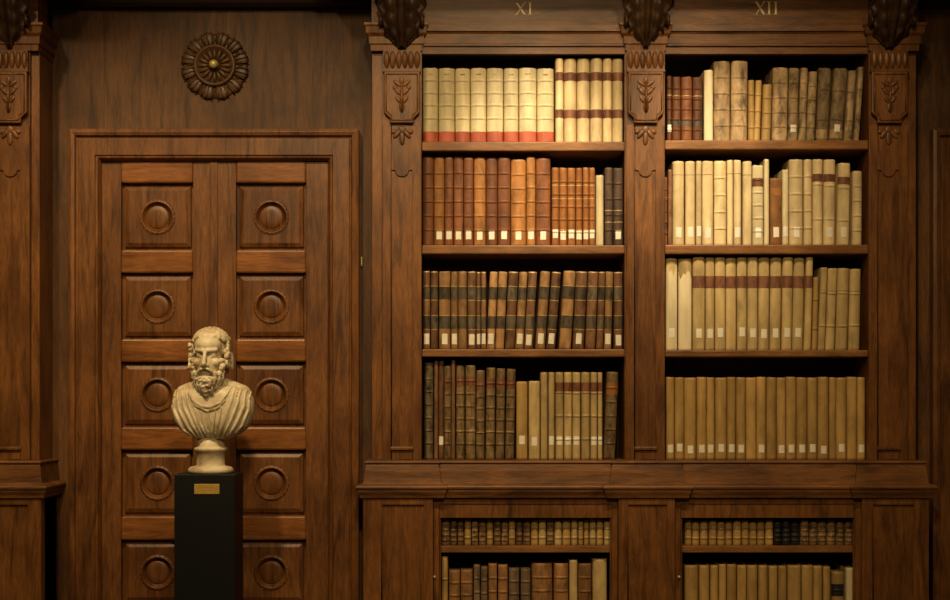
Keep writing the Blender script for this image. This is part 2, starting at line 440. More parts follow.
    side_prof = [(.01, zt)] + [(yy(i / 12) + .03, zt - H * i / 12 * .86) for i in range(13)] + [(.01, zt - H * .9)]
    b.prism_x(side_prof, cx - .075, cx + .075)
    cor = b.build('corbel', WC, root, bevel=.004)
    lf = MB(); NU, NV = 40, 25; vs = []; fs = []
    for i in range(NU):
        u = i / (NU - 1)
        hwid = (.132 * (1 - .55 * u ** 2.2)) * (1 - max(0, u - .8) * 3.6) * (.84 + .16 * abs(math.sin(u * PI * 5.5 + .3)))
        for j in range(NV):
            v = -1 + 2 * j / (NV - 1)
            y = yy(u) - .012 * math.cos(v * PI * 4) * (1 - .3 * abs(v)) + .045 * abs(v) ** 2.2 - .014 * (1 - min(1, abs(v) * 8)) - .010 * math.sin(u * PI * 11 - abs(v) * 5) * abs(v)
            vs.append((cx + v * hwid, min(y, .002), zt - H * u * 1.03 - .012 * abs(v) ** 2))
    for i in range(NU - 1):
        for j in range(NV - 1):
            a = i * NV + j; fs.append((a, a + 1, a + NV + 1, a + NV))
    lf.add(vs, fs)
    ao = lf.build('acanthus_leaf', WC, cor, smooth=True); sd = ao.modifiers.new('t', 'SOLIDIFY'); sd.thickness = .008; sd.offset = 1
    for sx in (-1, 1):
        for (cz_, R_, yq) in ((Z(-6), .040, -.10), (Z(24), .028, -.055)):
            vl = MB(); pts = []; rr = []; xx = cx + sx * (.112 if R_ > .03 else .102)
            for i in range(28):
                a = i / 27 * PI * 3.6; q = R_ * (1 - .75 * i / 27)
                pts.append((xx + sx * .006 * i / 27, yq + q * math.cos(a), cz_ + q * math.sin(a))); rr.append(.011 * (1 - .4 * i / 27))
            vl.tube(pts, rr, 8); vl.ell((xx - sx * .004, yq, cz_), (.010, R_ * .8, R_ * .8), None, 12, 8)
            vl.build('volute', WC, cor, smooth=True)
    return pil

PLPROF = [(-.03, ZP), (.016, ZP), (.026, ZP - .003), (.031, ZP - .009), (.031, ZP - .014), (.023, ZP - .019), (.025, ZP - .024), (.030, ZP - .055), (.033, ZP - .085), (.037, ZP - .112), (.044, ZP - .1165),
          (.062, ZP - .1195), (.069, ZP - .125), (.072, ZP - .132), (.069, ZP - .142), (.063, ZP - .146), (.064, ZP - .152), (.060, ZP - .163), (.056, ZP - .172), (.053, ZP - .186), (-.03, ZP - .186)]
ZPB = ZP - .186
yP, yR = -.02, 0.0
def mouldname(root, path): return MB().sweep(path, PLPROF).build('plinth_moulding', WX, root, bevel=.0012)
def base_block(root, x0, x1, ins):
    b = MB(); b.box(x0, x1, yP - .034, .2, .1, ZPB)
    blk = b.build('base_pier', WZ, root, bevel=.002)
    f = MB(); i0, i1 = ins; zt, zb = ZPB - .035, .2; y0 = yP - .044
    f.box(x0, i0, y0, yP - .0335, .1, ZPB); f.box(i1, x1, y0, yP - .0335, .1, ZPB); f.box(i0, i1, y0, yP - .0335, zt, ZPB); f.box(i0, i1, y0, yP - .0335, .1, zb)
    f.build('pier_frame', WZ, blk, bevel=.004)
    MB().box(x0 - .012, x1 + .012, yP - .056, .2, 0, .1).build('pier_foot', WZ, blk, bevel=.003)

main = empty('bookcase', ((bL + bR) / 2, .1, 0), label='tall carved walnut bookcase with two book-filled bays numbered XI and XII', cat='bookcase')
sideR = bR
b1, b2, b3, b4 = X(421.6), X(625.0), X(665.2), X(869.2)   # inner faces of the bays
# outer strips / sides
m = MB(); m.box(bL, X(383), .03, .36, ZP, Z(45)); m.build('side_panel', WZ, main, bevel=.002)
m = MB(); m.box(X(906), bR, .03, .36, ZP, Z(45)); m.build('side_panel', WZ, main, bevel=.002)
pilaster(main, X(402), -1)
pilaster(main, X(645.5), 0)
pilaster(main, X(888.7), 1)
for (x0, x1) in ((X(402) + .09, b1), (b2, X(645.5) - .09), (X(645.5) + .09, b3), (b4, X(888.7) - .09)):
    MB().box(x0, x1, .014, .345, ZP, Z(45)).build('bay_side', WZ, main)
for (x0, x1) in ((b1, b2), (b3, b4)):
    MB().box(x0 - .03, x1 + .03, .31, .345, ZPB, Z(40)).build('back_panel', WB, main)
    m = MB()                                         # frieze with stepped architrave
    m.sweep([(x0 - .02, .05), (x1 + .02, .05)], [(0, ZT - .1), (.022, ZT - .1), (.022, Z(30)), (.034, Z(28.5)), (.052, Z(25)), (.054, Z(31)), (.046, Z(31.5)), (.040, Z(33.5)), (.040, Z(43)), (.046, Z(44)), (.046, Z(45.5)), (.034, Z(46)), (.034, Z(53)), (0, Z(53))])
    m.build('frieze', WX, main)
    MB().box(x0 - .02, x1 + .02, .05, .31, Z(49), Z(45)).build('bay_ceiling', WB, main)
    MB().box(x0 - .02, x1 + .02, -.01, .31, ZP - .03, ZP - .0005).build('bay_floor', WX, main)
SH = {'XI': [(142.5, 151.5), (246, 254.5), (350, 357.5)], 'XII': [(141, 150), (245.5, 254.5), (351, 357.5)]}
for nm, (x0, x1) in (('XI', (b1, b2)), ('XII', (b3, b4))):
    for (p0, p1) in SH[nm]:
        MB().box(x0 + .0005, x1 - .0005, .012, .309, Z(p1 - .6, .012), Z(p0 - .9, .012)).build('shelf', WS, main, bevel=.006)
    mid = X(645.5)
# plinth moulding breaking forward under the pilasters
xa, xb, xc, xd = X(434), X(616), X(676), X(860)
mouldname(main, [(bL, .26), (bL, yP), (xa, yP), (xa, yR), (xb, yR), (xb, yP), (xc, yP), (xc, yR), (xd, yR), (xd, yP), (bR, yP), (bR, .26)])
blL, blR = bL - .036, bR + .036
base_block(main, blL, X(433, -.06), (X(382, -.06), X(424, -.06)))
base_block(main, X(618.5, -.06), X(675, -.06), (X(628, -.06), X(667, -.06)))
base_block(main, X(862, -.06), blR, (X(873, -.06), X(914, -.06)))
MB().box(blL, X(400), .0, .36, 0, ZPB).build('base_side', WZ, main); MB().box(X(903), blR, .0, .36, 0, ZPB).build('base_side', WZ, main)
yF = -.036
ZB2 = Z(634, -.02)
for (x0, x1, o0, o1, kx) in ((X(433, -.06), X(618.5, -.06), 442.5, 610, 434.5), (X(675.5, -.06), X(863, -.06), 685, 854.5, 679)):
    i0, i1 = X(o0, yF), X(o1, yF); zt = Z(518, yF)
    MB().box(x0 - .01, x1 + .01, yF + .03, .3, ZPB - .03, ZPB + .05).build('base_rail', WX, main)
    MB().box(x0 - .01, x1 + .01, yF + .004, .0, 0, ZB2 - .02).build('apron', WX, main)
    d = MB(); d.sweep([(x0 + .002, ZB2 - .03), (x0 + .002, ZPB - .004), (x1 - .002, ZPB - .004), (x1 - .002, ZB2 - .03)], [(0, yF + .028), (0, yF), (.025, yF), (.029, yF + .004), (.032, yF + .012), (.037, yF + .014), (.037, yF + .028)], 'xz')
    h = ZPB - .004 - zt
    d.box(x0 + .033, x1 - .033, yF + .006, yF + .028, zt, ZPB - .03)
    cd = d.build('cabinet_door', WZ, main, bevel=.0012)
    k = MB(); k.lathe([(0, .012), (.005, .011), (.0065, .006), (.004, .002), (.008, .001), (.008, -.002)], (X(kx, yF), yF, Z(577, yF)), 'y', 14)
    k.build('knob', BRASS, cd, smooth=True, label='tiny brass knob')
    s0, s1 = x0 + .02, x1 - .02
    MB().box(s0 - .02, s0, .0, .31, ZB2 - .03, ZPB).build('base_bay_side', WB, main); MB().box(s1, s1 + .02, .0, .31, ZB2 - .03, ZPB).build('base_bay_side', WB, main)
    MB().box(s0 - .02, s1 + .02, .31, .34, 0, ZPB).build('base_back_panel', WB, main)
    MB().box(s0 + .0005, s1 - .0005, -.006, .309, Z(552.5, -.006), Z(546, -.006)).build('shelf', WS, main, bevel=.002)
    MB().box(s0 + .0005, s1 - .0005, -.004, .309, ZB2 - .02, ZB2).build('shelf', WS, main, bevel=.002)
MB().sweep([(bL, .2), (bL, .0), (bR, .0), (bR, .2)], [(-.15, 3.62), (.12, 3.62), (.16, 3.60), (.24, 3.57), (.25, 3.59), (.25, 3.66), (.30, 3.72), (.30, 3.76), (-.15, 3.76)]).build('cornice', WX, main, bevel=.002)
# numerals
def letters(text, x0, x1, ztop, zbot, y, widths):
    m = MB(); H = ztop - zbot; x = x0
    tot = sum(widths); s = (x1 - x0) / tot
    def bar(ax, az, bx, bz, wd):
        m.prism([(ax - wd / 2, az), (ax + wd / 2, az), (bx + wd / 2, bz), (bx - wd / 2, bz)], y - .003, y)
    for ch, wd in zip(text, widths):
        W = wd * s; a, b = x + .12 * W, x + .88 * W
        if ch == 'X':
            bar(a, ztop, b, zbot, H * .15); bar(b, ztop, a, zbot, H * .06)
            for q in (a, b):
                m.box(q - H * .11, q + H * .11, y - .003, y, ztop - H * .04, ztop); m.box(q - H * .11, q + H * .11, y - .003, y, zbot, zbot + H * .04)
        else:
            c = (a + b) / 2
            m.box(c - H * .065, c + H * .065, y - .003, y, zbot, ztop)
            m.box(c - H * .14, c + H * .14, y - .003, y, ztop - H * .04, ztop); m.box(c - H * .14, c + H * .14, y - .003, y, zbot, zbot + H * .04)
        x += W
    return m
yf = .05 - .022
letters('XI', X(515, yf), X(534, yf), Z(2.5, yf), Z(15, yf), yf, (10, 7)).build('numeral', GILT, main, label='gilded roman numeral XI')
letters('XII', X(754.5, yf), X(779, yf), Z(1.5, yf), Z(15, yf), yf, (10, 6, 6)).build('numeral', GILT, main, label='gilded roman numeral XII')

# cropped bookcase at the edge of the picture
lx = X(10)
left = empty('bookcase', (lx, .1, 0), label='carved walnut bookcase end, cropped by the frame, on the far side of the door', cat='bookcase')
sideR = lbR
MB().box(lx - .6, lbR, .03, .36, ZP, Z(45)).build('side_panel', WZ, left, bevel=.002)
pilaster(left, lx, 1)
MB().sweep([(lx - .6, 0), (lbR, .0), (lbR, .2)], [(-.15, 3.62), (.12, 3.62), (.16, 3.60), (.24, 3.57), (.25, 3.59), (.25, 3.66), (.30, 3.72), (.30, 3.76), (-.15, 3.76)]).build('cornice', WX, left, bevel=.002)
mouldname(left, [(lx - .6, yR), (lx - .16, yR), (lx - .16, yP), (lbR, yP), (lbR, .26)])
base_block(left, lx - .165, lbR + .036, (X(-12, -.06), X(28, -.06)))
MB().box(lx - .6, lbR + .036, .0, .36, 0, ZPB).build('base_side', WZ, left)

# ------------------------------------------------------------------ books
YB = .05
def fz(*a): return a
# code : material, description, raised bands, roundness, patches (name, bottom fraction, top fraction, material, width fraction)
K = {
 'R': (VEL, 'tall cream vellum book with red foot', (.33, .505, .667, .835), .30, [('foot_band', .003, .155, RED, 1), ('title_lettering', .905, .922, OLD, .22)]),
 'D': (VEL2, 'pale vellum book with two dark bands', 0, .42, [('title_band', .735, .835, TB, 1), ('title_band', .295, .395, TB, 1)]),
 'c': (VEL, 'slim bare cream vellum book', 0, .30, []),
 'b': (CALF, 'tall red-brown calf book', 5, .20, []),
 'B': (ORB, 'tall light orange-brown calf book', 5, .20, []),
 'o': (ORA, 'shorter orange calf book', 5, .30, [('gilt_line', .77, .78, GOLD, 1), ('gilt_line', .60, .61, GOLD, 1), ('gilt_line', .2, .21, GOLD, 1)]),
 'k': (DRK, 'dark brown calf book', 4, .25, [('gilt_line', .45, .458, GOLD, 1), ('gilt_line', .30, .308, GOLD, 1)]),
 's': (BRN, 'brown calf book with dark panels', 0, .24, [('title_band', .64, .80, TDK, 1), ('title_band', .265, .425, TDK, 1), ('gilt_line', .805, .813, GOLD, 1), ('gilt_line', .625, .633, GOLD, 1), ('gilt_line', .43, .438, GOLD, 1), ('gilt_line', .25, .258, GOLD, 1), ('gilt_line', .985, .995, GOLD, 1)]),
 'S': (TAN, 'fawn calf book with dark panels', 0, .24, [('title_band', .64, .80, TDK, 1), ('title_band', .265, .425, TDK, 1), ('gilt_line', .805, .813, GOLD, 1), ('gilt_line', .43, .438, GOLD, 1)]),
 'g': (MOTG, 'dark mottled calf book', 6, .25, []),
 'm': (MOT, 'mottled brown calf book', 6, .25, [('title_band', .78, .88, TB, 1), ('gilt_line', .30, .306, GOLD, 1)]),
 'n': (BRN, 'narrow brown calf book', 0, .25, []),
 't': (VELT, 'short tan book', 0, .2, []),
 'T': (VELG, 'short cream-tan book', 0, .2, []),
 'v': (VELG, 'plain yellowed vellum book', 0, .28, []),
 'w': (VELG, 'vellum book with brown title band', 3, .28, [('title_band', .78, .885, TB, 1)]),
 'x': (MOT, 'dark book with tan title label', 5, .25, [('title_label', .74, .88, ORA, .9)]),
 'e': (CALF, 'short red-brown calf book', 5, .25, [('gilt_line', .70, .71, GOLD, 1), ('gilt_line', .24, .33, TDK, .8)]),
 'C': (TORN, 'slim bright cream book', 0, .2, []),
 'f': (OLD, 'tallest thick worn fawn book', 4, .22, []),
 'y': (VELT, 'thin short tan book', 3, .3, []),
 'h': (GREY, 'worn grey-brown calf book', 4, .24, [('head_patch', .55, .84, OLD, 1)]),
 'H': (OLD, 'worn fawn banded book', 4, .24, []),
 'j': (GREY, 'rubbed grey-brown book', 2, .24, [('foot_patch', .04, .16, OLD, .9)]),
 'i': (VEL2, 'pale vellum book', 0, .28, [('gilt_line', .835, .84, TDK, 1)]),
 'l': (VEL, 'bright ribbed book with brown label', 5, .26, [('title_label', .735, .84, TB, 1)]),
 'q': (ORB, 'short orange-tan book', 0, .2, [('title_band', .74, .85, ORA, 1)]),
 'z': (VEL2, 'vellum book with raised bands', 4, .28, []),
 'u': (VEL2, 'vellum book with brown label', 2, .28, [('title_label', .74, .83, TB, 1)]),
 'p': (VELG, 'yellowed vellum book with brown band', 0, .22, [('title_band', .67, .80, TB, 1)]),
 'P': (VELG, 'vellum book in torn paper wrapper', 0, .2, []),
 'r': (VELG, 'plain leaning vellum book', 2, .24, [('gilt_line', .72, .725, TDK, .8)]),
 'A': (VELT, 'tan vellum volume of a uniform set', 0, .26, []),
 'd': (SMB, 'small dark red-brown book', 4, .3, []),
 'E': (VELT, 'small tan vellum book', 2, .3, []),
 'F': (VELG, 'small pale vellum book', 2, .3, []),
 'Q': (BLK, 'small black leather book', 4, .3, []),
 'G': (VELT, 'tan cabinet vellum book', 0, .26, []),
 'L': (VELT, 'tan book with black title label', 2, .26, [('title_label', .60, .80, BLK, 1)]),
 'M': (FOL, 'brown calf folio', 4, .24, []),
 'N': (FOG, 'dark calf folio', 4, .24, []),
 'O': (VELG, 'cream vellum folio', 0, .24, []),
}
ORD = 'first second third fourth fifth sixth seventh eighth ninth tenth eleventh twelfth thirteenth fourteenth fifteenth sixteenth seventeenth eighteenth nineteenth twentieth'.split() + ['twenty-first', 'twenty-second', 'twenty-third', 'twenty-fourth']
NUM = 'one two three four five six seven eight nine ten eleven twelve thirteen fourteen fifteen sixteen seventeen eighteen nineteen twenty twenty-one twenty-two twenty-three twenty-four'.split()

def book(loc, w, h, d, code, lab, lean, rng, jag=None):
    mat, desc, nb, rnd, patches = K[code]
    root = empty('book', loc); root.rotation_euler = (0, lean, 0)
    w -= .0022
    hw = w / 2; dep = w * rnd * 1.15 + .003
    NP = 13
    bz = [h * f_ for f_ in nb] if isinstance(nb, tuple) else [h * (.10 + .80 * (i + .5 + rng.uniform(-.02, .02)) / nb) for i in range(nb)] if nb else []
    def bulge(z):
        return sum(.0042 * max(0, 1 - ((z - b) / .0075) ** 2) for b in bz)
    def sp(fr, z, off=0):                            # point of the spine : fr -1..1 across
        an = fr * PI / 2 * .96
        x = math.sin(an) * hw; y = dep * (1 - math.cos(an))
        n = Vector((math.sin(an), -math.cos(an) * 1.0)).normalized()
        cap = .004 * max(0, 1 - min(z, h - z) / .012) ** 2
        k = bulge(z) * math.cos(an) ** .5 - cap + off
        return (max(-hw, min(hw, x + n.x * k * .4)) if off == 0 else max(-hw - .0002, min(hw + .0002, x + n.x * k * .4)), y + n.y * k, z)
    zs = sorted(set([0, .004, .01, h - .01, h - .004, h] + [b + q for b in bz for q in (-.0078, -.004, 0, .004, .0078)]))
    if not nb: zs = sorted(set(zs + [h * .25, h * .5, h * .75]))
    vs = []; fs = []
    wav = [rng.uniform(-.0015, .0015) for _ in range(NP)]
    for z in zs:
        row = [(-hw, d, z), (-hw, dep + .006, z)] + [sp(-1 + 2 * j / (NP - 1), z) for j in range(NP)] + [(hw, dep + .006, z), (hw, d, z)]
        t = .003
        row += [(hw - t, d, z), (hw - t, dep + .008, z), (-hw + t, dep + .008, z), (-hw + t, d, z)]
        if z == h: row = [(p[0], p[1], p[2] + (wav[i % NP] if 2 <= i < NP + 2 else 0)) for i, p in enumerate(row)]
        vs += row
    m_ = len(row)
    for i in range(len(zs) - 1):
        for j in range(m_):
            a, b = i * m_ + j, i * m_ + (j + 1) % m_
            fs.append((a, b, b + m_, a + m_))
    fs.append(tuple(range(m_))); fs.append(tuple(range((len(zs) - 1) * m_, len(zs) * m_)))
    MB().add(vs, fs).build('cover', mat, root, local=True)
    MB().box(-hw + .0032, hw - .0032, dep + .009, d - .005, .004, h - .007).build('page_block', PAGE, root, local=True)
    def patch(nm, z0, z1, mt, wf, off=.0007, jg=None):
        n = max(5, int(12 * wf) | 1); st = sorted(set([z0, z1] + [z for z in zs if z0 < z < z1]))
        v2 = []; f2 = []
        for z in st:
            for j in range(n):
                fr = (-1 + 2 * j / (n - 1)) * wf
                zz = z + (jg[j % len(jg)] if (jg and z == z1) else 0)
                v2.append(sp(fr, zz, off))
        for z in st:
            for j in range(n):
                fr = (-1 + 2 * j / (n - 1)) * wf
                zz = z + (jg[j % len(jg)] if (jg and z == z1) else 0)
                v2.append(sp(fr, zz, .0001))
        k = len(st) * n
        for i in range(len(st) - 1):
            for j in range(n - 1):
                a = i * n + j; f2.append((a, a + 1, a + n + 1, a + n)); f2.append((k + a, k + a + n, k + a + n + 1, k + a + 1))
        # rim
        for j in range(n - 1):
            f2.append((j, k + j, k + j + 1, j + 1)); q = (len(st) - 1) * n + j; f2.append((q, q + 1, k + q + 1, k + q))
        for i in range(len(st) - 1):
            a = i * n; f2.append((a, a + n, k + a + n, k + a)); a = i * n + n - 1; f2.append((a, k + a, k + a + n, a + n))
        MB().add(v2, f2).build(nm, mt, root, local=True)
    for nm, f0, f1, mt, wf in patches:
        patch(nm, f0 * h, f1 * h, mt, wf)
    if jag:
        patch('torn_wrapper', .002, jag[0] * h, TORN, .98, .0011, jag[1])
    if lab:
        patch('shelf_label', lab[0], lab[1], PAPER, min(.56, .0095 / hw), .0014)
    return root

def row(case, shelf, grp, ox, sc, oy, ybot, books, lab=None, zs=None, d=.2, yb=YB, lim=None):
    """books : (x0, x1, top, code[, label?, lean px]) in the units of a measured strip : px = ox + x/sc"""
    rng = random.Random(shelf + case)
    cnt = {}
    for b in books: cnt[b[3]] = cnt.get(b[3], 0) + 1
    seen = {}
    q = (CD + yb) / FPX / sc
    prev = None
    for b in books:
        x0, x1, top, code = b[:4]; L = b[4] if len(b) > 4 else 0; lean = b[5] if len(b) > 5 else 0
        X0, X1 = X(ox + x0 / sc, yb + .014), X(ox + x1 / sc, yb + .014)
        if lim: X0 = max(X0, lim[0] + .002); X1 = min(X1, lim[1] - .002)
        h = (ybot - top) * q
        ang = math.atan2(lean * q, h)
        w_ = (X1 - X0)
        cx = (X0 + X1) / 2
        lb = (lab[0] * q, lab[1] * q) if (lab and L) else None
        if lb and rng.random() < .5:
            e = rng.uniform(-.006, .006); lb = (lb[0] + e, lb[1] + e)
        jag = None
        if code == 'P':
            jag = (.86, [.0, .02, .035, .01, -.005, .01, -.03]) if seen.get('P') is None else (.80, [.03, .015, -.01, .0, .02, .012, .03])
        o = book((cx, yb + rng.uniform(-.006, .006), zs + w_ / 2 * abs(math.sin(ang)) + .0004), w_ * math.cos(ang), h / math.cos(ang), d, code, lb, ang, rng, jag)
        seen[code] = seen.get(code, 0) + 1
        desc = K[code][1]
        if cnt[code] > 1:
            lbl = '%s, %s of %s from door, %s shelf under %s' % (desc, ORD[seen[code] - 1], NUM[cnt[code] - 1], shelf, case)
        else:
            lbl = '%s, only one on the %s shelf under %s' % (desc, shelf, case)
        tag(o, lbl, 'book', grp)

L1 = (b1, b2); L2 = (b3, b4)
def zsh(case, i): return Z(SH[case][i][0] - .9, .012)
e = [47, 112, 178, 238, 303, 370, 430, 502, 571]
row('XI', 'top', 'books on the top shelf under XI', 410, 3.958, 0, 561, [(e[i], e[i + 1], 263 + (i % 3), 'R') for i in range(8)] +
    [(a, b, 226, 'D') for a, b in ((575, 608), (608, 660), (660, 713), (713, 762), (762, 800), (800, 845))], zs=zsh('XI', 0), lim=L1)
row('XI', 'second', 'books on the second shelf under XI', 410, 3.958, 140, 418,
    [(50, 95, 65, 'b', 0), (95, 137, 67, 'B', 1), (137, 172, 67, 'b', 1), (172, 212, 65, 'b', 1), (212, 252, 70, 'b', 1), (252, 300, 68, 'B', 1), (300, 347, 68, 'b', 1), (347, 398, 68, 'b', 1), (398, 460, 74, 'B', 1), (460, 497, 66, 'B', 1), (497, 557, 70, 'b', 1)] +
    [(a, b, 108, 'o', 1) for a, b in ((560, 590), (590, 622), (622, 655), (655, 683), (683, 708), (708, 733))] + [(735, 767, 137, 'c', 0), (770, 803, 108, 'k', 0), (803, 843, 110, 'k', 1)], (26, 60), zsh('XI', 1), lim=L1)
row('XI', 'third', 'books on the third shelf under XI', 410, 3.958, 255, 375,
    [(52, 81, 65, 's', 1), (82, 112, 66, 's', 0), (114, 161, 66, 'S', 1), (162, 190, 67, 'S', 1), (190, 226, 66, 'S', 0), (227, 262, 66, 's', 1), (262, 281, 68, 's', 1), (281, 302, 68, 's', 1)] +
    [(302, 335, 68, 'S', 1, 14), (336, 372, 68, 'S', 0, 15), (374, 414, 68, 's', 0, 16), (415, 449, 70, 'S', 1, 17), (450, 486, 68, 's', 1, 18), (494, 534, 68, 'S', 1, 22), (537, 575, 70, 's', 1, 24), (588, 637, 66, 'S', 0, 20), (642, 688, 68, 's', 1, 15), (692, 733, 68, 's', 0, 12), (736, 764, 68, 's', 0, 10), (766, 797, 68, 'S', 1, 8), (806, 843, 68, 's', 1)], (20, 62), zsh('XI', 2), lim=L1)
row('XI', 'fourth', 'books on the fourth shelf under XI', 410, 3.958, 350, 438,
    [(57, 93, 55, 'g'), (95, 112, 48, 'n', 0), (112, 135, 48, 'n', 1), (135, 163, 68, 'm', 0), (163, 180, 45, 'n', 0), (182, 217, 65, 'm', 0), (219, 260, 65, 'm', 0), (260, 295, 85, 'm', 0, 2), (298, 335, 75, 'm', 0, 4), (337, 373, 78, 'm', 0, 5), (375, 411, 80, 'm', 0, 8), (420, 466, 130, 't', 1), (469, 514, 128, 'T', 1), (516, 545, 93, 'v', 0), (547, 573, 93, 'v', 1)] +
    [(a, b, 93, 'w', f) for a, b, f in ((575, 608, 1), (609, 641, 1), (642, 675, 1), (677, 712, 0), (713, 741, 1), (742, 762, 1))] + [(764, 812, 93, 'x', 0, 14)], (58, 92), ZP, lim=L1)
row('XII', 'top', 'books on the top shelf under XII', 640, 3.958, 0, 556,
    [(105, 125, 297, 'e', 1), (126, 161, 300, 'e'), (162, 206, 300, 'e'), (207, 247, 300, 'e'), (252, 289, 273, 'C'), (291, 358, 237, 'f'), (358, 425, 237, 'f', 0, 3), (427, 452, 313, 'y'), (449, 475, 313, 'y', 0, 8), (479, 516, 330, 'y', 0, 7), (522, 584, 263, 'H', 0, 4), (584, 624, 265, 'h', 1, 6), (624, 655, 265, 'h', 0, 10), (655, 690, 280, 'h', 0, 12), (694, 744, 265, 'j', 0, 14), (746, 802, 268, 'j', 1, 22), (806, 838, 275, 'j', 0, 20), (842, 865, 262, 'j', 0, 20)], (38, 66), zsh('XII', 0), lim=L2)
row('XII', 'second', 'books on the second shelf under XII', 650, 3.958, 140, 416,
    [(55, 69, 145, 'e', 0), (70, 88, 115, 'n', 0), (89, 136, 82, 'i', 1), (139, 179, 82, 'i', 1), (180, 204, 82, 'i', 1), (205, 250, 82, 'i', 1), (252, 302, 82, 'z', 0), (303, 328, 78, 'i', 0), (330, 361, 77, 'i', 1), (367, 404, 82, 'i', 0), (405, 449, 98, 'l', 1), (450, 471, 75, 'c', 0), (473, 520, 150, 'q', 1), (522, 548, 115, 'c', 1), (550, 606, 75, 'z', 1), (608, 641, 75, 'z', 0), (642, 683, 75, 'u', 0), (685, 732, 75, 'u', 1, 3), (738, 788, 90, 'u', 1, 6), (798, 838, 122, 'z', 0, 2)], (32, 72), zsh('XII', 1), lim=L2)
ee = [167, 218, 256, 299, 343, 384, 427, 472, 518, 561, 606, 636]
row('XII', 'third', 'books on the third shelf under XII', 650, 3.958, 245, 419,
    [(62, 109, 55, 'P', 1), (111, 165, 58, 'P', 0)] + [(ee[i], ee[i + 1] - 1, 51 + (i % 2), 'p', i not in (3, 10), (0, 0, 0, 0, 0, 0, 2, 4, 6, 8, 10)[i]) for i in range(11)] +
    [(637, 660, 130, 'E', 0, 8), (661, 690, 92, 'r', 0, 12), (692, 730, 95, 'r', 0, 12), (732, 780, 95, 'r', 0, 10), (784, 830, 97, 'r', 0, 6)], (52, 88), zsh('XII', 2), lim=L2)
e = [50, 78, 108, 147, 178, 205, 243, 272, 303, 337, 368, 400, 430, 463, 498, 530, 565, 588, 622, 655, 685]
row('XII', 'fourth', 'books on the fourth shelf under XII', 650, 3.167, 350, 348, [(e[i], e[i + 1], 87 + (i * 7 % 3), 'A', i in (0, 1, 2, 3, 4, 5, 6, 7, 9, 11, 12, 13, 14, 15, 17, 19)) for i in range(20)], (22, 47), ZP, lim=L2)
# inside the base cabinets
s1_ = (X(433, -.06) + .02, X(618.5, -.06) - .02); s2_ = (X(675.5, -.06) + .02, X(863, -.06) - .02)
zA = Z(546, -.006)
e = [289, 318, 340, 362, 385, 407, 432, 455, 479, 502, 525, 548, 572, 597, 622, 647, 672, 700, 722, 740, 758, 780, 803, 826]
row('XI', 'upper cabinet', 'books on the upper cabinet shelf under XI', 350, 3.167, 450, 303, [(e[i], e[i + 1] - 1, 219 + (i * 5 % 7), 'dddEddEddEddEFdFEFEEFEFE'[i]) for i in range(23)], zs=zA, d=.17, yb=.012, lim=s1_)
row('XI', 'lower cabinet', 'books on the lower cabinet shelf under XI', 350, 3.167, 450, (634 - 450) * 3.167,
    [(290, 311, 342, 'E'), (313, 349, 386, 'M'), (350, 389, 384, 'M'), (391, 413, 368, 'N'), (414, 436, 374, 'N'), (438, 466, 364, 'M'), (468, 500, 368, 'M'), (502, 537, 380, 'N'), (540, 572, 380, 'N'), (574, 642, 364, 'M'), (645, 692, 364, 'M'), (694, 721, 353, 'O'), (722, 765, 364, 'M'), (767, 815, 350, 'O')], zs=ZB2, d=.22, yb=.012, lim=s1_)
e = [110, 133, 158, 185, 212, 238, 262, 289, 314, 339, 364, 391, 417, 445, 475, 503, 530, 560, 588, 616, 645]
row('XII', 'upper cabinet', 'books on the upper cabinet shelf under XII', 650, 3.167, 450, 303, [(e[i], e[i + 1] - 1, 222 + (i * 5 % 7), 'EEEEEEEEEEEQQQdddddd'[i]) for i in range(20)], zs=zA, d=.17, yb=.012, lim=s2_)
row('XII', 'lower cabinet', 'books on the lower cabinet shelf under XII', 650, 3.167, 450, (634 - 450) * 3.167,
    [(a, b, t_, 'G') for a, b, t_ in ((110, 154, 370), (155, 188, 370), (190, 216, 370), (217, 242, 367), (243, 274, 367), (275, 306, 370), (307, 341, 370), (342, 373, 370), (375, 404, 372), (405, 433, 372), (435, 479, 370), (480, 516, 370), (517, 546, 372), (547, 571, 374))] + [(575, 615, 390, 'L'), (620, 646, 378, 'c')], zs=ZB2, d=.22, yb=.012, lim=s2_)

# ------------------------------------------------------------------ pedestal and bust
py0, py1 = -.385, -.145
pz = Z(474.5, py0)
px0, px1 = X(174.2, py0), X(234.8, py0); pcx, pcy = (px0 + px1) / 2, (py0 + py1) / 2
pd = empty('pedestal', (pcx, pcy, 0), label='plain black square pedestal with a brass plaque, carrying the marble bust', cat='pedestal')
MB().box(px0, px1, py0, py1, .0, pz).build('column', BLACK, pd, bevel=.003)
pq = MB(); a0, a1, c0, c1 = X(194.3, py0), X(219.5, py0), Z(494, py0), Z(484, py0)
pq.box(a0, a1, py0 - .003, py0 + .0005, c0, c1)
pl = pq.build('plaque', PLAQ, pd, bevel=.001, label='small engraved brass plaque')
en = MB()
for k, (zz, f0, f1) in enumerate(((.68, .2, .8), (.36, .28, .72))):
    zc = c0 + (c1 - c0) * zz; x = a0 + (a1 - a0) * f0; end = a0 + (a1 - a0) * f1; r = random.Random(k)
    while x < end:
        w_ = r.uniform(.002, .006); en.box(x, min(end, x + w_), py0 - .0035, py0 - .0028, zc - .0035, zc + .0035); x += w_ + .002
en.build('engraved_lines', PLAQD, pl)

